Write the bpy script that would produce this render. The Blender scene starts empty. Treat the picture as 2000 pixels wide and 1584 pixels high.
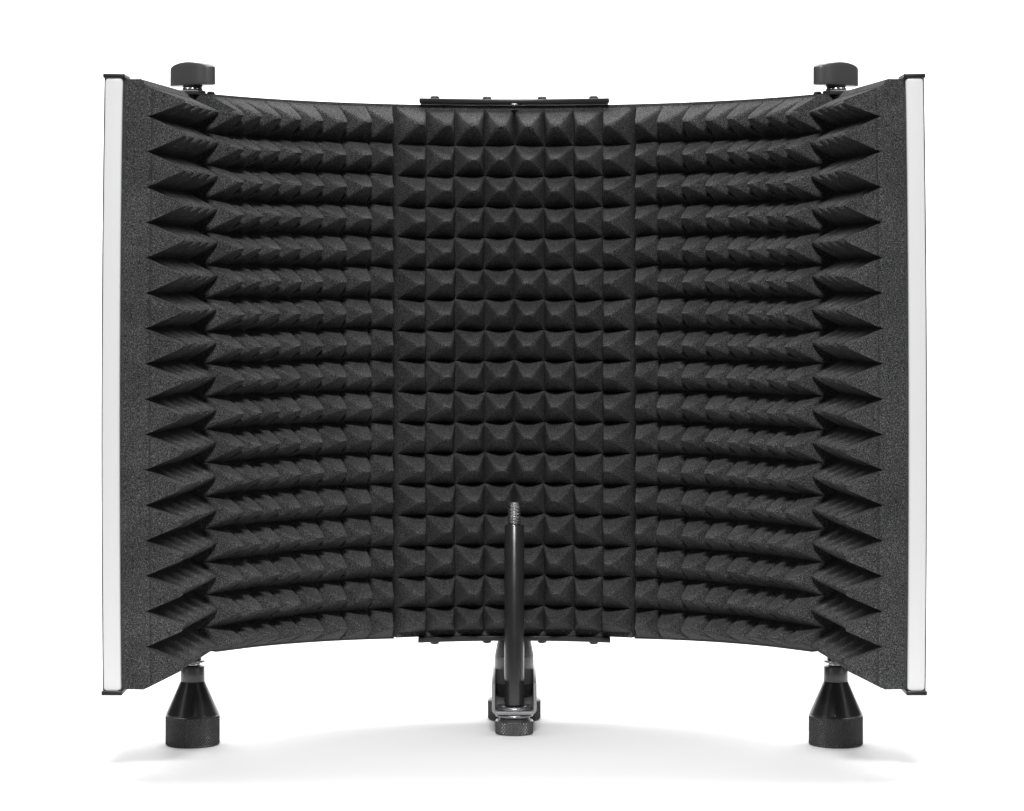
import bpy, bmesh, math, random
from mathutils import Vector, noise

# ------------------------------------------------------------------ camera, world, lights
scene = bpy.context.scene
COL = scene.collection
MM = 0.001
FPX = 5300.0            # focal length in pixels of the 2000 px wide photograph
HZ = 242.0              # camera height above the floor in mm
Y0 = 100.0              # depth 100 mm behind the front edge strips is world y = 0

cam_d = bpy.data.cameras.new('camera')
cam = bpy.data.objects.new('camera', cam_d)
COL.objects.link(cam)
cam.location = (0, (-1330 - Y0) * MM, HZ * MM)
cam.rotation_euler = (math.radians(90), 0, 0)
cam_d.sensor_width = 36
cam_d.lens = FPX / 2000 * 36
cam_d.shift_x = -0.0022
cam_d.shift_y = -0.1155
cam_d.clip_start = 0.05
cam_d.clip_end = 60
scene.camera = cam

world = bpy.data.worlds.new('World')
scene.world = world
world.use_nodes = True
bg = world.node_tree.nodes['Background']
bg.inputs[0].default_value = (1, 1, 1, 1)
bg.inputs[1].default_value = 0.02


def area(name, loc, target, sx, sy, power):
    d = bpy.data.lights.new(name, 'AREA')
    d.shape = 'RECTANGLE'
    d.size = sx
    d.size_y = sy
    d.energy = power
    o = bpy.data.objects.new(name, d)
    COL.objects.link(o)
    o.location = loc
    v = Vector(target) - Vector(loc)
    o.rotation_euler = v.to_track_quat('-Z', 'Y').to_euler()
    return o


area('key_softbox', (0, -2.1, 1.66), (0, 0.05, 0.22), 0.4, 0.3, 58)
area('strip_softbox', (-1.35, -0.95, 0.55), (0, 0.0, 0.1), 0.16, 0.8, 2.2)
area('strip_softbox', (1.35, -0.95, 0.55), (0, 0.0, 0.1), 0.16, 0.8, 2.2)
area('overhead_softbox', (0, 0.04, 1.35), (0, 0.06, 0), 2.0, 0.55, 21)
area('backdrop_softbox', (0, 0.95, 1.9), (0, 2.35, 0.72), 3.0, 1.4, 140)

scene.view_settings.view_transform = 'Standard'
scene.view_settings.look = 'None'
scene.view_settings.exposure = 0
scene.view_settings.gamma = 1
scene.view_settings.use_curve_mapping = False


# ------------------------------------------------------------------ materials
def mat(name, color, rough=0.5, metal=0.0, noise_scale=None, amount=0.0, bump=0.0, spec=0.5):
    m = bpy.data.materials.new(name)
    m.use_nodes = True
    nt = m.node_tree
    b = nt.nodes['Principled BSDF']
    b.inputs['Base Color'].default_value = (*color, 1)
    b.inputs['Roughness'].default_value = rough
    b.inputs['Metallic'].default_value = metal
    b.inputs['Specular IOR Level'].default_value = spec
    if noise_scale:
        tc = nt.nodes.new('ShaderNodeTexCoord')
        n = nt.nodes.new('ShaderNodeTexNoise')
        n.inputs['Scale'].default_value = noise_scale
        n.inputs['Detail'].default_value = 4
        nt.links.new(tc.outputs['Object'], n.inputs['Vector'])
        mp = nt.nodes.new('ShaderNodeMapRange')
        mp.inputs[1].default_value = 0.3
        mp.inputs[2].default_value = 0.7
        mp.inputs[3].default_value = max(0.02, rough - amount)
        mp.inputs[4].default_value = rough + amount
        nt.links.new(n.outputs['Fac'], mp.inputs[0])
        nt.links.new(mp.outputs[0], b.inputs['Roughness'])
        if bump:
            bp = nt.nodes.new('ShaderNodeBump')
            bp.inputs['Strength'].default_value = bump
            bp.inputs['Distance'].default_value = 0.0002
            nt.links.new(n.outputs['Fac'], bp.inputs['Height'])
            nt.links.new(bp.outputs[0], b.inputs['Normal'])
    return m


def foam_mat():
    m = bpy.data.materials.new('charcoal_open_cell_foam')
    m.use_nodes = True
    nt = m.node_tree
    L = nt.links.new
    b = nt.nodes['Principled BSDF']
    b.inputs['Roughness'].default_value = 0.95
    b.inputs['Specular IOR Level'].default_value = 0.12
    tc = nt.nodes.new('ShaderNodeTexCoord')
    n = nt.nodes.new('ShaderNodeTexNoise')          # open cells of the foam
    n.inputs['Scale'].default_value = 2100
    n.inputs['Detail'].default_value = 3
    n.inputs['Roughness'].default_value = 0.65
    L(tc.outputs['Object'], n.inputs['Vector'])
    n2 = nt.nodes.new('ShaderNodeTexNoise')         # slow mottling
    n2.inputs['Scale'].default_value = 55
    n2.inputs['Detail'].default_value = 3
    L(tc.outputs['Object'], n2.inputs['Vector'])
    r = nt.nodes.new('ShaderNodeValToRGB')
    e = r.color_ramp.elements
    e[0].position = 0.36
    e[0].color = (0.011, 0.011, 0.0114, 1)
    e[1].position = 0.70
    e[1].color = (0.175, 0.175, 0.177, 1)
    mid = r.color_ramp.elements.new(0.5)
    mid.color = (0.043, 0.043, 0.044, 1)
    L(n.outputs['Fac'], r.inputs[0])
    mr = nt.nodes.new('ShaderNodeMapRange')
    mr.inputs[1].default_value = 0.3
    mr.inputs[2].default_value = 0.7
    mr.inputs[3].default_value = 0.82
    mr.inputs[4].default_value = 1.18
    L(n2.outputs['Fac'], mr.inputs[0])
    mx = nt.nodes.new('ShaderNodeVectorMath')
    mx.operation = 'SCALE'
    L(r.outputs[0], mx.inputs[0])
    L(mr.outputs[0], mx.inputs['Scale'])
    L(mx.outputs[0], b.inputs['Base Color'])
    bp = nt.nodes.new('ShaderNodeBump')
    bp.inputs['Strength'].default_value = 0.15
    bp.inputs['Distance'].default_value = 0.0006
    L(n.outputs['Fac'], bp.inputs['Height'])
    L(bp.outputs[0], b.inputs['Normal'])
    return m


M_FOAM = foam_mat()
M_BLACK = mat('black_powder_coat', (0.022, 0.022, 0.023), 0.38, 0, 900, 0.06, 0.15)
M_PANEL = mat('black_panel_metal', (0.03, 0.03, 0.031), 0.45, 0, 500, 0.06, 0.1)
M_GLOSS = mat('black_gloss_metal', (0.016, 0.016, 0.017), 0.3, 0, 300, 0.02)
M_GREY = mat('dark_grey_satin_metal', (0.075, 0.075, 0.077), 0.34, 0.25, 400, 0.05)
M_ROD = mat('black_chrome', (0.075, 0.075, 0.078), 0.25, 0.75, 200, 0.02)
M_STEEL = mat('polished_steel', (0.72, 0.72, 0.73), 0.18, 1.0, 300, 0.05)
M_GUN = mat('gunmetal', (0.30, 0.30, 0.31), 0.28, 0.9, 300, 0.05)
M_KNURL = mat('knurled_black_metal', (0.03, 0.03, 0.031), 0.3, 0.2, 300, 0.05)
M_KNURLG = mat('knurled_grey_metal', (0.11, 0.11, 0.112), 0.3, 0.6, 300, 0.05)
M_POST = mat('grey_anodised_metal', (0.15, 0.15, 0.152), 0.38, 0.3, 400, 0.04)
M_CHAN = mat('satin_nickel', (0.32, 0.32, 0.33), 0.42, 0.7, 300, 0.03)
M_KNOB = mat('grey_black_plastic', (0.055, 0.055, 0.057), 0.42, 0, 1200, 0.05, 0.12)
M_WHITE = mat('satin_silver_white_paint', (0.77, 0.77, 0.77), 0.42, 0, 120, 0.05)
M_PAPER = mat('white_studio_paper', (0.755, 0.755, 0.755), 0.9, 0, 60, 0.04, 0, 0.1)


# ------------------------------------------------------------------ helpers (all coordinates in mm: X, depth, Z above the floor)
def W(x, d, z):
    return (x * MM, (d - Y0) * MM, z * MM)


def link(name, verts, faces, m, parent=None, smooth=True, sharp=None):
    me = bpy.data.meshes.new(name)
    me.from_pydata([W(*v) for v in verts], [], faces)
    bm = bmesh.new()
    bm.from_mesh(me)
    bmesh.ops.remove_doubles(bm, verts=bm.verts, dist=1e-7)
    bmesh.ops.recalc_face_normals(bm, faces=bm.faces)
    bm.to_mesh(me)
    bm.free()
    me.materials.append(m)
    for p in me.polygons:
        p.use_smooth = smooth
    if smooth and sharp:
        me.set_sharp_from_angle(angle=math.radians(sharp))
    o = bpy.data.objects.new(name, me)
    COL.objects.link(o)
    if parent:
        o.parent = parent
    return o


def join(*parts):
    V, F = [], []
    for v, f in parts:
        k = len(V)
        V += list(v)
        F += [tuple(i + k for i in q) for q in f]
    return V, F


def bevel_prism(poly, z0, z1, bev=0.5, axis='z', segs=2):
    """closed prism from a 2-D outline with rounded edges. axis z: outline is (X, depth)."""
    bm = bmesh.new()
    vs = []
    for a, b in poly:
        vs.append(bm.verts.new((a, b, z0) if axis == 'z' else ((a, z0, b) if axis == 'y' else (z0, a, b))))
    f = bm.faces.new(vs)
    r = bmesh.ops.extrude_face_region(bm, geom=[f])
    ev = [g for g in r['geom'] if isinstance(g, bmesh.types.BMVert)]
    d = z1 - z0
    off = (0, 0, d) if axis == 'z' else ((0, d, 0) if axis == 'y' else (d, 0, 0))
    bmesh.ops.translate(bm, verts=ev, vec=off)
    bmesh.ops.recalc_face_normals(bm, faces=bm.faces)
    if bev > 0:
        eds = [e for e in bm.edges if len(e.link_faces) == 2 and e.calc_face_angle(0) > 0.5]
        bmesh.ops.bevel(bm, geom=eds, offset=bev, segments=segs, affect='EDGES', profile=0.6, clamp_overlap=True)
    bm.verts.index_update()
    V = [tuple(v.co) for v in bm.verts]
    F = [tuple(v.index for v in q.verts) for q in bm.faces]
    bm.free()
    return V, F


def box(x0, x1, d0, d1, z0, z1, bev=0.4):
    return bevel_prism([(x0, d0), (x1, d0), (x1, d1), (x0, d1)], z0, z1, bev)


def lathe(cx, cd, prof, n=64, rf=None):
    """prof: list of (r, z); rf(theta, z, r) may displace the radius"""
    V, F = [], []
    for r, z in prof:
        for k in range(n):
            t = 2 * math.pi * k / n
            rr = rf(t, z, r) if rf else r
            V.append((cx + rr * math.cos(t), cd + rr * math.sin(t), z))
    for i in range(len(prof) - 1):
        for k in range(n):
            k2 = (k + 1) % n
            F.append((i * n + k, i * n + k2, (i + 1) * n + k2, (i + 1) * n + k))
    F.append(tuple(range(n))[::-1])
    F.append(tuple((len(prof) - 1) * n + k for k in range(n)))
    return V, F


def tri(x):
    x = x - math.floor(x)
    return 1 - abs(2 * x - 1)


def knurl(cx, cd, r, z0, z1, pitch=1.25, depth=0.34, cham=0.9):
    N = max(12, int(round(2 * math.pi * r / pitch)))
    n = N * 6
    prof = [(r - 2.2, z0), (r - cham, z0), (r, z0 + cham)]
    k = int((z1 - z0 - 2 * cham) / 0.22)
    for i in range(1, k):
        prof.append((r + 1e-4, z0 + cham + (z1 - z0 - 2 * cham) * i / k))
    prof += [(r, z1 - cham), (r - cham * .7, z1), (r - 2.2, z1)]

    def rf(t, z, rr):
        if rr != r + 1e-4:
            return rr
        a = t * N / (2 * math.pi)
        p = z / (pitch * 1.25)
        return r - depth + depth * 1.3 * min(tri(a + p), tri(a - p))
    return lathe(cx, cd, prof, n, rf)


def thread(cx, cd, r, z0, z1, pitch=1.3, depth=0.7, n=48):
    k = int((z1 - z0) / 0.13)
    prof = [(r - depth * 1.4, z0)] + [(r, z0 + (z1 - z0) * i / k) for i in range(k + 1)] + [(r - depth * 1.4, z1 + 0.25)]

    def rf(t, z, rr):
        if rr != r:
            return rr
        e = min(1, (z - z0) / 0.6 + .3, (z1 - z) / 0.6 + .3)
        return r - depth + depth * e * tri(z / pitch + t / (2 * math.pi))
    return lathe(cx, cd, prof, n, rf)


def smin(a, b, k):
    h = max(k - abs(a - b), 0) / k
    return min(a, b) - h * h * k * 0.25


def empty(name, loc, parent=None):
    o = bpy.data.objects.new(name, None)
    o.empty_display_size = 0.02
    o.location = loc
    COL.objects.link(o)
    if parent:
        o.parent = parent
    return o


# ------------------------------------------------------------------ setting: white paper floor sweeping up into a backdrop
def sweep(pts, width, name):
    V, F = [], []
    for d, z in pts:
        V += [(-width, d, z), (width, d, z)]
    for i in range(len(pts) - 1):
        F.append((2 * i, 2 * i + 1, 2 * i + 3, 2 * i + 2))
    o = link(name, V, F, M_PAPER, None, True)
    o['kind'] = 'structure'
    return o


sweep([(-110, 0), (100, 0), (500, 0), (1700, 0)], 2200, 'floor')
fl = link('bounce_absorber_floor', [(-2600, -2600, -6), (2600, -2600, -6), (2600, 2600, -6), (-2600, 2600, -6)], [(0, 1, 2, 3)],  # unseen dark floor added ahead of the paper to keep bounce off the foam
          mat('bounce_absorber_dark', (0.07, 0.07, 0.07), 0.6, 0, 40, 0.1), None, False)
fl['kind'] = 'structure'
cur = [(1700 + 800 * math.sin(a), 800 - 800 * math.cos(a)) for a in [math.pi / 2 * i / 24 for i in range(25)]]
sweep(cur + [(2500, 2400)], 2200, 'backdrop')

# ------------------------------------------------------------------ the shield
root = empty('vocal_shield', (0, 0, 0))
root['label'] = 'curved black acoustic vocal shield lined with charcoal pyramid foam, silver edge strips, on three feet'
root['category'] = 'acoustic shield'

AR = 188.0               # radius of the foam back
AC = 8.0                 # depth of the arc's centre
A1 = math.radians(56)    # beyond this angle the panel runs straight to the hinge
Z = lambda z: z + HZ     # heights measured from the camera's horizon


def arc_point(ang_len):
    """ang_len: arc length along the foam back in mm, signed; returns point and inward normal"""
    s = -1 if ang_len < 0 else 1
    L = abs(ang_len)
    L1 = AR * A1
    if L <= L1:
        a = L / AR
        p = (AR * math.sin(a), AC + AR * math.cos(a))
    else:
        a = A1
        t = L - L1
        p = (AR * math.sin(a) + t * math.cos(a), AC + AR * math.cos(a) - t * math.sin(a))
    return (s * p[0], p[1]), (-s * math.sin(a), -math.cos(a))


def bow(z):
    """slight outward bow of the wings at mid height"""
    t = (z - Z(-75)) / 175.0
    return 1.5 * (1 - t * t)


WA = math.radians(7.5)
WX = 191.5


def wing_point(L, s, w=0):
    """L mm back along the wing from its front end"""
    p = (WX - L * math.sin(WA), L * math.cos(WA))
    n = (-math.cos(WA), -math.sin(WA))
    return (s * p[0], p[1]), (s * n[0], n[1])


def foam(name, curve, u0, u1, phase, zed, base, H, seed, nper=18, bowed=None, lip=None, edge_flat=0.0, shear=0.0, rise=0.0):
    """pyramid foam sheet. u in columns, zed the row boundaries from top to bottom"""
    nu = int(round((u1 - u0) * nper))
    us = [u0 + (u1 - u0) * i / nu for i in range(nu + 1)]
    zs = []
    for r in range(len(zed) - 1):
        for k in range(nper):
            zs.append((r, k / nper))
    zs.append((len(zed) - 2, 1.0))
    V = []
    hs = {}
    nz = len(zs)
    for i, u in enumerate(us):
        for j, (r, t) in enumerate(zs):
            z = zed[r] + (zed[r + 1] - zed[r]) * t
            # the hot-wire cut wanders a little: shift of the pattern and of each tip
            edge = min(1.0, (i) / 6.0, (nu - i) / 6.0, j / 6.0, (nz - 1 - j) / 6.0)
            nv = noise.noise_vector(Vector((u * 0.9 + seed * 7.3, z / 19.0, seed * 3.1)))
            uu = u
            du = 0.055 * nv.x * edge
            dz = 0.7 * nv.y * edge
            tt = t
            a = tri(uu - phase)
            if r == 0 and not bowed:
                tt = max(0.0, (tt - 0.08) / 0.92)
            if r == len(zed) - 2 and edge_flat:
                tt = min(1.0, t / 0.83)
            c = 1 - abs(2 * tt - 1)
            if edge_flat and (u < u0 + edge_flat or u > u1 - edge_flat):
                a = 0
            a = 1 - (1 - a) ** (2.4 if shear else 1.9)
            if shear and u > 7.5:
                a = 0.0
            if lip:
                a = 0.45 + 0.55 * a
            c = 1 - (1 - c) ** 1.08
            m = smin(a, c, 0.2 if shear else 0.15)
            m = smin(m * 1.02, 0.99, 0.10)
            m = max(m, 0.0)
            m = m * 0.94 + 0.06 * m * m * m
            cell = math.floor(uu - phase) * 31 + r * 17 + seed * 101
            hh = H * m * (1 + 0.035 * (noise.noise(Vector((cell * .37, cell * .11, 5.1))))) + 0.35 * nv.z * m
            if edge_flat and (u < u0 + edge_flat - .02 or u > u1 - edge_flat + .02):
                hh = -9.0
            fine = 0.10 * noise.noise(Vector((u * 9, z * .55, seed)))
            if lip:
                hh *= 1 - 0.19 * min(1.0, max(0.0, (u - .05) / 0.5))
            w = base + hh + fine
            if shear and u > 7.5:
                w -= 11.5 * min(1.0, (u - 7.5) / 0.35)
            if shear and u > 7.12 and z > Z(92.5):
                w = 0.6
            p, n = curve(u + du - shear * max(0.0, 1 - 2 * (u - u0)) * (1 - (w - base) / H))
            z += dz + (rise * max(u, 0) / 7 * t if r == len(zed) - 2 else 0)
            b = bowed(z) if bowed else 0
            sx = 1 if p[0] > 0 else -1
            V.append((p[0] + n[0] * w + sx * b, p[1] + n[1] * w, z))
            hs[(i, j)] = w
    F = []
    idx = lambda i, j: i * nz + j
    for i in range(nu):
        for j in range(nz - 1):
            a, b2, c, d = idx(i, j), idx(i + 1, j), idx(i + 1, j + 1), idx(i, j + 1)
            # split each quad along the ridge that crosses it
            fu = (us[i] + 0.5 / nper - phase) % 1
            fz = zs[j][1]
            if (fu < .5) == (fz < .5):
                F += [(a, b2, c), (a, c, d)]
            else:
                F += [(a, b2, d), (b2, c, d)]
    V2, F2 = list(V), list(F)
    # end walls (the cut foam ends) with a shallow crease at the sheet line

    def wall(seq, levels, fwd):
        st = len(V2)
        m_ = len(levels)
        for (i, j) in seq:
            u = us[i]
            r, t = zs[j]
            z = zed[r] + (zed[r + 1] - zed[r]) * t
            if r == len(zed) - 2:
                z += rise * max(u, 0) / 7 * t
            p, n = curve(u)
            b = bowed(z) if bowed else 0
            sx = 1 if p[0] > 0 else -1
            for lv, f in levels:
                w = min(lv, hs[(i, j)])
                if shear:
                    p, n = curve(u - shear * (1 - max(-0.3, (w - base) / H)))
                dd = p[1] + n[1] * w - (f if w == lv else 0)
                V2.append((p[0] + n[0] * w + sx * b, dd, z))
        for q in range(len(seq) - 1):
            for k in range(m_ - 1):
                F2.append((st + q * m_ + k, st + (q + 1) * m_ + k, st + (q + 1) * m_ + k + 1, st + q * m_ + k + 1))
    lv_plain = [(0, 0), (base * .6, 0), (999, 0)]
    lv_lip = [(0, 0), (2, .9), (base + 1.6, .9), (base + 2.3, -0.25), (base + 3.0, 0), (999, 0)] if lip else lv_plain
    wall([(0, j) for j in range(nz)], lv_lip, 0)
    wall([(nu, j) for j in range(nz)], lv_plain, 0)
    wall([(i, 0) for i in range(nu + 1)], lv_plain, 0)
    wall([(i, nz - 1) for i in range(nu + 1)], lv_plain, 0)
    # back
    st = len(V2)
    for i, u in enumerate(us):
        p, n = curve(u)
        for j in (0, nz - 1):
            r, t = zs[j]
            z = zed[r] + (zed[r + 1] - zed[r]) * t
            if r == len(zed) - 2:
                z += rise * max(u, 0) / 7 * t
            b = bowed(z) if bowed else 0
            V2.append((p[0] + (1 if p[0] > 0 else -1) * b, p[1], z))
    for i in range(nu):
        F2.append((st + 2 * i, st + 2 * i + 1, st + 2 * i + 3, st + 2 * i + 2))
    if lip:
        # taller base slab of the wing foam
        pr = []
        zt, zb = Z(102.0), Z(-196.9)
        for L_ in (0.7, (u1 - u0) * lip):
            (px, pd), n = curve(u0 + L_ / lip)
            sx = 1 if px > 0 else -1
            ring = []
            for w, z in [(0.2, zt), (8.6, zt), (9.8, zt - 1.0), (10.8, zt - 2.6), (12.0, zt - 3.3), (12.0, zb + 1), (11, zb), (0.2, zb)]:
                ring.append((w, z))
            pr.append([(px + n[0] * w + sx * (bowed(z)), pd + n[1] * w - (1.5 if L_ < 1 else 0), z) for w, z in ring])
        # subdivide vertically so that the slab bows with the rest
        st = len(V2)
        N = 24
        outl = []
        for e in range(2):
            ring = pr[e]
            pts = ring[:5]
            for k in range(1, N):
                f = k / N
                zz = ring[4][2] + (ring[5][2] - ring[4][2]) * f
                pts.append((ring[4][0] + (bowed(zz) - bowed(ring[4][2])) * (1 if ring[4][0] > 0 else -1), ring[4][1], zz))
            pts += ring[5:]
            for k in range(1, N):
                f = k / N
                zz = ring[7][2] + (ring[0][2] - ring[7][2]) * f
                pts.append((ring[7][0] + (bowed(zz) - bowed(ring[7][2])) * (1 if ring[7][0] > 0 else -1), ring[7][1], zz))
            outl.append(pts)
        n_ = len(outl[0])
        V2 += outl[0] + outl[1]
        for k in range(n_):
            k2 = (k + 1) % n_
            F2.append((st + k, st + k2, st + n_ + k2, st + n_ + k))
        # front cap as a ladder of quads: inner side k=4..4+N, outer side from n_-N..n_
        F2.append(tuple(st + k for k in (0, 1, 2, 3, 4)))
        inner = [4 + k for k in range(N + 1)]
        outer = [0] + [n_ - 1 - k for k in range(N - 1)] + [4 + N + 2]
        for k in range(N):
            F2.append((st + inner[k], st + inner[k + 1], st + outer[k + 1], st + outer[k]))
        F2.append((st + 4 + N, st + 4 + N + 1, st + 4 + N + 2))
    return link(name, V2, F2, M_FOAM, root, True, 42)


def rows(top, first, last, bottom, n=16):
    return [Z(top)] + [Z(first + (last - first) * k / (n - 1)) for k in range(n)] + [Z(bottom)]


BASE, TOOTH = 12.6, 19.4
DEG = math.radians(1)
foam('foam_panel', lambda u: arc_point(u * 5.42 * DEG * AR), -4.62, 4.62, 0,
     rows(100.8, 78.8, -177.6, -193.9), BASE, TOOTH, 1, edge_flat=0.62)


def side_curve(s):
    a0, L1 = 25.0 * DEG * AR, AR * A1
    per = 5.5 * DEG * AR

    def f(u):
        L = a0 + u * per
        if L > L1:
            uc = (L1 - a0) / per
            L = L1 + (u - uc) * 15.2
        return arc_point(s * L)
    return f


for s, sd in ((-1, 2), (1, 3)):
    foam('foam_panel', side_curve(s), 0.0, 7.9, 0.5, rows(100.8, 80.2, -177.3, -193.2), BASE + 0.6, TOOTH, sd, shear=0.42, rise=3.6)
for s, sd in ((-1, 4), (1, 5)):
    foam('foam_panel', lambda u, s=s: wing_point(u * 16.4, s), 0.0, 5.2, 0.5,
         rows(98.2, 83.6, -176.0, -196.3), BASE, TOOTH, sd, bowed=bow, lip=16.4)


# metal back panels ------------------------------------------------------------
def curved_sheet(L0, L1, w0, w1, z0, z1, n=60, rise=0.0):
    V, F = [], []
    for i in range(n + 1):
        p, nn = arc_point(L0 + (L1 - L0) * i / n)
        q = rise * i / n
        for (w, z) in ((w0, z0 + q), (w1, z0 + q), (w1, z1 + q), (w0, z1 + q)):
            V.append((p[0] + nn[0] * w, p[1] + nn[1] * w, z))
    for i in range(n):
        for k in range(4):
            k2 = (k + 1) % 4
            F.append((4 * i + k, 4 * i + k2, 4 * i + 4 + k2, 4 * i + 4 + k))
    F.append((0, 1, 2, 3))
    F.append((4 * n + 3, 4 * n + 2, 4 * n + 1, 4 * n))
    return V, F


LE = AR * A1 + 27
back = join(curved_sheet(-LE, LE, -1.8, -0.15, Z(-192.6), Z(101.9)),
            curved_sheet(-LE, LE, -0.1, 4.2, Z(101.0), Z(101.9)),
            curved_sheet(-53, 53, -1.8, 9.0, Z(-195.6), Z(-194.3)))
link('back_panel', *back, M_PANEL, root, True, 30)
# lower trims under the two side foams, a touch lower than in the middle
for s in (-1, 1):
    link('bottom_trim', *curved_sheet(s * 22.3 * DEG * AR, s * (AR * A1 + 19), 0.4, 13.0, Z(-194.3), Z(-193.0), 40, 3.4), M_PANEL, root, True, 30)

for s in (-1, 1):
    V, F = [], []
    n = 30
    ring = []
    for i in range(n + 1):
        z = Z(-197.6 + (299.0) * i / n)
        b = bow(z)
        row = []
        for (L_, w) in ((1.5, -0.2), (108, -0.2), (108, -2.0), (1.5, -2.0)):
            (px, pd), nn = wing_point(L_, s)
            row.append((px + nn[0] * w + s * b, pd + nn[1] * w, z))
        V += row
    for i in range(n):
        for k in range(4):
            k2 = (k + 1) % 4
            F.append((4 * i + k, 4 * i + k2, 4 * i + 4 + k2, 4 * i + 4 + k))
    F += [(0, 1, 2, 3), (4 * n + 3, 4 * n + 2, 4 * n + 1, 4 * n)]
    link('wing_panel', V, F, M_PANEL, root, True, 30)

    # silver edge strip: rounded bar following the bow, with a dark carrier behind
    def strip(x0, x1, d0, d1, z0, z1, r, n=40, corner=1.2):
        V, F = [], []
        prof = []
        for cx, cd, a0 in ((x1 - r, d1 - r, 0), (x0 + r, d1 - r, 90), (x0 + r, d0 + r, 180), (x1 - r, d0 + r, 270)):
            for k in range(4):
                a = math.radians(a0 + 30 * k)
                prof.append((cx + r * math.cos(a), cd + r * math.sin(a)))
        m = len(prof)
        zz = [(z0, corner), (z0 + corner * .3, corner * .29), (z0 + corner, 0)]
        zz += [(z0 + corner + (z1 - z0 - 2 * corner) * i / n, 0) for i in range(1, n)]
        zz += [(z1 - corner, 0), (z1 - corner * .3, corner * .29), (z1, corner)]
        cx, cd = (x0 + x1) / 2, (d0 + d1) / 2
        for z, sh in zz:
            kx = ((x1 - x0) / 2 - sh) / ((x1 - x0) / 2)
            for a, b in prof:
                V.append((s * (cx + (a - cx) * kx + bow(z)), b, z))
        for i in range(len(zz) - 1):
            for k in range(m):
                k2 = (k + 1) % m
                F.append((i * m + k, i * m + k2, (i + 1) * m + k2, (i + 1) * m + k))
        F.append(tuple(range(m)))
        F.append(tuple((len(zz) - 1) * m + k for k in range(m)))
        return V, F
    es = link('edge_strip', *strip(191.6, 200.0, -3.2, 3.0, Z(-197.2), Z(102.2), 0.9), M_WHITE, root, True, 40)
    es['label'] = 'satin silver-white strip along the front edge of the wing'
    link('strip_carrier', *strip(191.55, 200.95, -0.2, 14, Z(-198.4), Z(103.2), 0.5, corner=0.3), M_BLACK, root, True, 40)
    # end caps
    for zz, hh, xi in ((Z(102.3), 2.2, 190.4), (Z(-199.6), 2.3, 190.9)):
        b = bow(zz)
        xa, xb = sorted((s * (xi + b), s * (201.1 + b)))
        cap = bevel_prism([(xa, -4.2), (xb, -4.2), (xb, 16), (xa, 16)], zz, zz + hh, 0.7, segs=3)
        link('end_cap', *cap, M_GLOSS, root, True, 40)

# top and bottom joining brackets ---------------------------------------------
def screw_head(cx, cd, z, up, r=2.6, h=1.7):
    sgn = 1 if up else -1
    prof = [(r * .75, z), (r, z + sgn * .25), (r, z + sgn * h * .55), (r * .82, z + sgn * h * .9), (r * .5, z + sgn * h), (r * .34, z + sgn * h), (r * .3, z + sgn * h * .55)]
    if not up:
        prof = prof[::-1]
    return lathe(cx, cd, prof, 28)


def bracket_outline(hw, bulge):
    """plate following the arc: front edge and rear edge"""
    pts = []
    n = 24
    for i in range(n + 1):
        x = -hw + 2 * hw * i / n
        pts.append((x, AC + math.sqrt((AR - 17) ** 2 - x * x) + bulge))
    for i in range(n + 1):
        x = hw - 2 * hw * i / n
        pts.append((x, AC + math.sqrt((AR + 3.0) ** 2 - x * x)))
    return pts


BXS = (-44.3, -15.3, 15.6, 44.3)
tb = link('joining_bracket', *bevel_prism(bracket_outline(52.6, 0), Z(102.1), Z(104.7), 0.7, segs=3), M_GLOSS, root, True, 40)
for x in BXS:
    d = AC + math.sqrt((AR - 6) ** 2 - x * x)
    link('screw', *screw_head(x, d, Z(104.75), True, 2.6, 2.1), M_GLOSS, tb)
# bright slit of the plate under the top bracket, with the little centre clip
link('centre_clip', *join(box(-53.5, -1.2, 183.4, 186.5, Z(101.0), Z(101.45), .15) if False else lathe(0, 176.5, [(1.2, Z(100.4)), (2.0, Z(100.7)), (2.0, Z(101.6)), (1.2, Z(102.0))], 20)), M_GUN, tb)

bb = link('joining_bracket', *join(bevel_prism(bracket_outline(53.2, 0), Z(-196.7), Z(-193.95), 0.35, segs=2)), M_BLACK, root, True, 40)
for x in BXS:
    d = AC + math.sqrt((AR - 10) ** 2 - x * x)
    link('screw', *screw_head(x, d, Z(-196.75), False, 2.5, 1.9), M_BLACK, bb)


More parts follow.
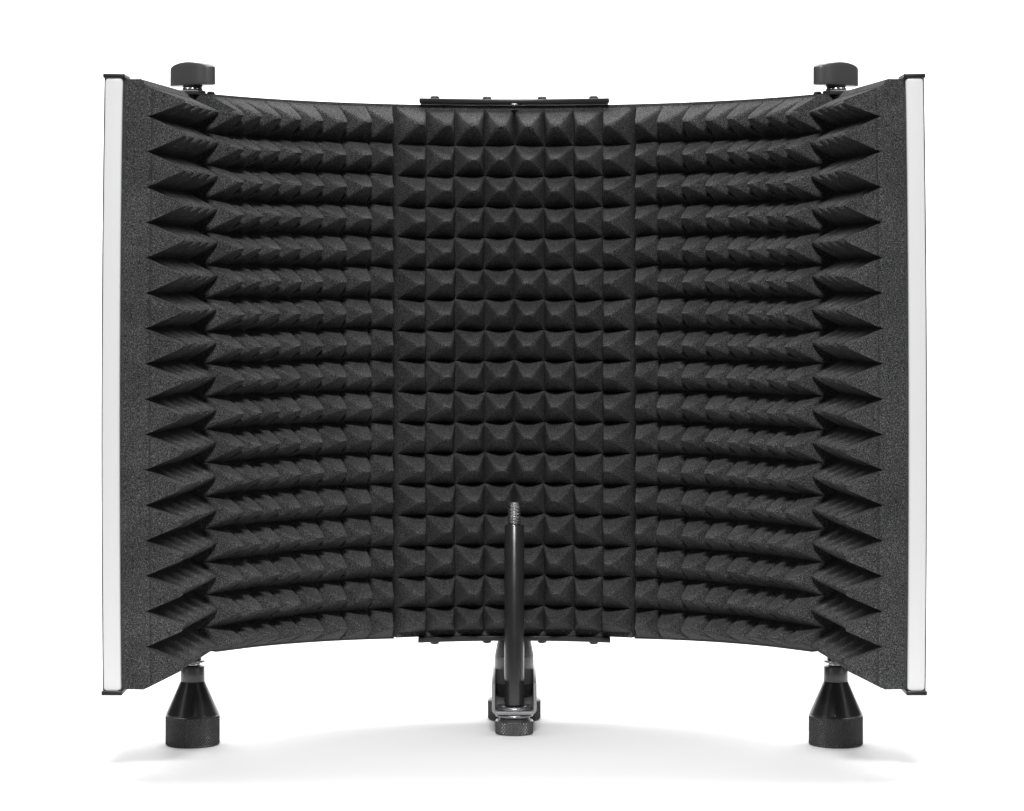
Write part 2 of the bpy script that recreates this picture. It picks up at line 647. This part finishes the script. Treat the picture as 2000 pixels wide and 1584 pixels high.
# hinge hardware: thumb screws above, feet below -------------------------------
HX, HD = 170.3, 107.0
for s in (-1, 1):
    cx = s * HX
    # vertical flange closing the corner behind the screw
    fl = [(s * 161.0, 112.5), (s * 178.5, 106.0), (s * 179.0, 107.2), (s * 161.5, 113.9)]
    link('hinge_flange', *bevel_prism(fl, Z(-190.5), Z(100.2), 0.1), M_PANEL, root, True, 30)
    ts = link('thumb_screw', *thread(cx, HD, 1.55, Z(88), Z(103.5), 1.05, 0.5, 32), M_STEEL, root)
    # tabs of the two frames
    t1 = [(s * (HX + 13.6), HD - 9), (s * (HX + 13.6), HD + 7), (s * (HX - 4), HD + 7.5), (s * (HX - 7), HD), (s * (HX - 4), HD - 7.5)]
    link('hinge_tab', *bevel_prism(t1, Z(102.4), Z(103.9), 0.3), M_BLACK, root, True, 30)
    t2 = [(s * (HX + 6), HD - 6), (s * (HX + 7.5), HD), (s * (HX + 5), HD + 7), (s * (HX - 11), HD + 9), (s * (HX - 11), HD - 2), (s * (HX - 4), HD - 6.5)]
    link('hinge_tab', *bevel_prism(t2, Z(100.1), Z(101.7), 0.3), M_BLACK, root, True, 30)
    link('screw', *screw_head(s * (HX - 9.2), HD + 4, Z(101.75), True, 2.2, 2.3), M_GLOSS, root)
    link('screw', *join(lathe(s * (HX - 5.4), HD - 5.0, [(0.8, Z(99.0)), (1.3, Z(99.4)), (1.3, Z(101.0)), (0.8, Z(101.2))], 16)), M_STEEL, root)
    link('washer', *lathe(cx, HD, [(5.4, Z(98.2)), (7.2, Z(98.4)), (7.4, Z(98.9)), (7.2, Z(99.8)), (4.0, Z(100.0))], 48), M_GREY, ts)
    link('washer', *lathe(cx, HD, [(4.6, Z(101.3)), (5.6, Z(101.5)), (5.9, Z(102.1)), (5.3, Z(102.9)), (4.6, Z(103.0))], 48), M_STEEL, ts)
    link('washer', *lathe(cx, HD, [(5.0, Z(103.0)), (6.5, Z(103.1)), (6.8, Z(103.5)), (6.4, Z(104.0)), (4.6, Z(104.1))], 48), M_BLACK, ts)
    link('washer', *lathe(cx, HD, [(4.6, Z(104.1)), (5.4, Z(104.3)), (5.6, Z(104.9)), (5.2, Z(105.5)), (4.6, Z(105.6))], 48), M_STEEL, ts)
    link('collar', *lathe(cx, HD, [(4.7, Z(105.6)), (5.2, Z(105.9)), (5.3, Z(106.6)), (5.3, Z(108))], 48), M_BLACK, ts)
    # T-shaped grip: lens footprint, domed top, turned a little
    yaw = math.radians(-38) * -s
    Lh, Th = 15.2, 5.6
    V, F = [], []
    foot = []
    nk = 28
    for k in range(nk + 1):
        a = -1 + 2 * k / nk
        foot.append((Lh * math.sin(a * math.pi / 2) , -Th * (1 - abs(math.sin(a * math.pi / 2)) ** 3.2) ** 0.42 * (1 - 0.15 * a * a)))
    for k in range(nk + 1):
        a = 1 - 2 * k / nk
        foot.append((Lh * math.sin(a * math.pi / 2), Th * (1 - abs(math.sin(a * math.pi / 2)) ** 3.2) ** 0.42 * (1 - 0.15 * a * a)))
    nl = 10
    m = len(foot)
    for l in range(nl + 1):
        f = l / nl
        for a, b in foot:
            q = a / Lh
            top = 119.0 - 3.0 * q * q
            zb = 106.8
            if l == 0:
                sc, z = 0.96, zb
            elif l <= nl - 3:
                sc, z = 1.0 - 0.02 * f, zb + 0.5 + (top - zb - 1.9) * (l - 1) / (nl - 4)
            else:
                e = (l - (nl - 3)) / 3
                sc = 0.98 - 0.10 * (1 - math.cos(e * math.pi / 2))
                z = top - 1.4 + 1.4 * math.sin(e * math.pi / 2)
            x2, y2 = a * (0.985 + 0.015 * sc), b * sc
            V.append((cx + x2 * math.cos(yaw) - y2 * math.sin(yaw), HD + x2 * math.sin(yaw) + y2 * math.cos(yaw), Z(z)))
    for l in range(nl):
        for k in range(m):
            k2 = (k + 1) % m
            F.append((l * m + k, l * m + k2, (l + 1) * m + k2, (l + 1) * m + k))
    for base_, rev in ((0, True), (nl * m, False)):
        for k in range(nk):
            q = (base_ + k, base_ + k + 1, base_ + m - 2 - k, base_ + m - 1 - k)
            F.append(q[::-1] if rev else q)
    link('knob_grip', V, F, M_KNOB, ts, True, 35)

    # foot
    ft = link('foot', *lathe(cx, HD, [(6.0, Z(-200.5)), (6.3, Z(-200.8)), (6.35, Z(-208.4)), (6.2, Z(-208.6)), (3, Z(-208.6))][::-1], 64), M_GREY, root)
    link('foot_cone', *lathe(cx, HD, [(3, Z(-208.7)), (6.5, Z(-208.7)), (6.7, Z(-209.2)), (13.6, Z(-224.9)), (13.9, Z(-225.7)), (13.9, Z(-226.3)), (8, Z(-226.4))][::-1], 96), M_GLOSS, ft, True, 50)
    link('foot_grip', *knurl(cx, HD, 14.25, 0.0, Z(-225.9), 1.45, 0.42, 0.7), M_KNURL, ft, True, 60)
    link('washer', *lathe(cx, HD, [(3.4, Z(-200.4)), (4.3, Z(-200.2)), (4.3, Z(-198.7)), (3.2, Z(-198.5))], 40), M_STEEL, ft)
    link('washer', *lathe(cx, HD, [(3.6, Z(-198.5)), (6.4, Z(-198.4)), (6.6, Z(-197.9)), (6.3, Z(-197.4)), (3.2, Z(-197.3))], 40), M_GUN, ft)
    link('spindle', *lathe(cx, HD, [(2.4, Z(-200.9)), (2.4, Z(-197.4)), (4.6, Z(-197.2)), (4.6, Z(-195.2))], 32), M_BLACK, ft)

# ------------------------------------------------------------------ microphone stand adapter in the middle
RD, FD = 192.0, 142.0     # depth of the rear post and of the front rod
post = link('rear_post', *lathe(0, RD, [(10.7, Z(-221.8)), (10.9, Z(-221.5)), (10.9, Z(-206.9)), (10.8, Z(-206.6))], 72), M_POST, root)
link('post_collar', *lathe(0, RD, [(10.75, Z(-206.5)), (10.8, Z(-206.0)), (9.3, Z(-198.0)), (9.1, Z(-196.9)), (5, Z(-196.8))], 72), M_BLACK, post)
link('post_base', *lathe(0, RD, [(10.2, Z(-230.0)), (10.7, Z(-229.8)), (10.75, Z(-222.2)), (10.5, Z(-221.9))], 72), M_BLACK, post)
link('knurled_foot', *join(knurl(0, RD, 14.8, 0.0, Z(-230.6), 1.45, 0.42, 0.8)), M_KNURL, post, True, 60)

# U channel: outline in (X, Z), extruded in depth
r = 3.0
ow, th = 12.1, 1.7
zt, zb = Z(-213.6), Z(-230.5)
pts = [(-ow, zt), (-ow, zb + r)]
for k in range(1, 7):
    a = math.radians(180 + 15 * k)
    pts.append((-ow + r + r * math.cos(a), zb + r + r * math.sin(a)))
for k in range(0, 6):
    a = math.radians(270 + 15 * k)
    pts.append((ow - r + r * math.cos(a), zb + r + r * math.sin(a)))
pts += [(ow, zb + r), (ow, zt), (ow - th, zt)]
ri = r - th
for k in range(0, 7):
    a = math.radians(0 - 15 * k)
    pts.append((ow - th - ri + ri * math.cos(a), zb + r + ri * math.sin(a)))
for k in range(0, 7):
    a = math.radians(270 - 15 * k)
    pts.append((-ow + th + ri + ri * math.cos(a), zb + r + ri * math.sin(a)))
pts += [(-ow + th, zt)]
link('channel_arm', *bevel_prism(pts, 132.5, 205, 0.35, axis='y', segs=2), M_CHAN, root, True, 35)

rod = link('rod', *lathe(0, FD, [(5.0, Z(-226.4)), (5.35, Z(-226.0)), (5.35, Z(-129.6)), (5.0, Z(-129.1)), (3, Z(-129.0))], 72), M_ROD, root, True, 40)
link('rod_thread', *thread(0, FD, 3.7, Z(-129.2), Z(-116.8), 1.85, 0.65, 56), M_GUN, rod, True, 60)
link('rod_washer', *lathe(0, FD, [(8.5, Z(-228.7)), (9.9, Z(-228.5)), (10.1, Z(-227.7)), (9.7, Z(-227.0)), (5.0, Z(-226.9))], 72), M_GUN, rod)
link('rod_washer', *lathe(0, FD, [(8.6, Z(-232.6)), (10.1, Z(-232.4)), (10.3, Z(-231.7)), (9.9, Z(-231.0)), (5.0, Z(-230.9))], 72), M_GUN, rod)
link('clamp_neck', *lathe(0, FD, [(8.3, Z(-236.0)), (8.4, Z(-235.8)), (8.4, Z(-232.9)), (8.2, Z(-232.7))], 64), M_GREY, rod)
link('clamp_knob', *knurl(0, FD, 10.25, 0.0, Z(-233.6) - 0.9, 1.6, 0.5, 0.6), M_KNURLG, rod, True, 60)
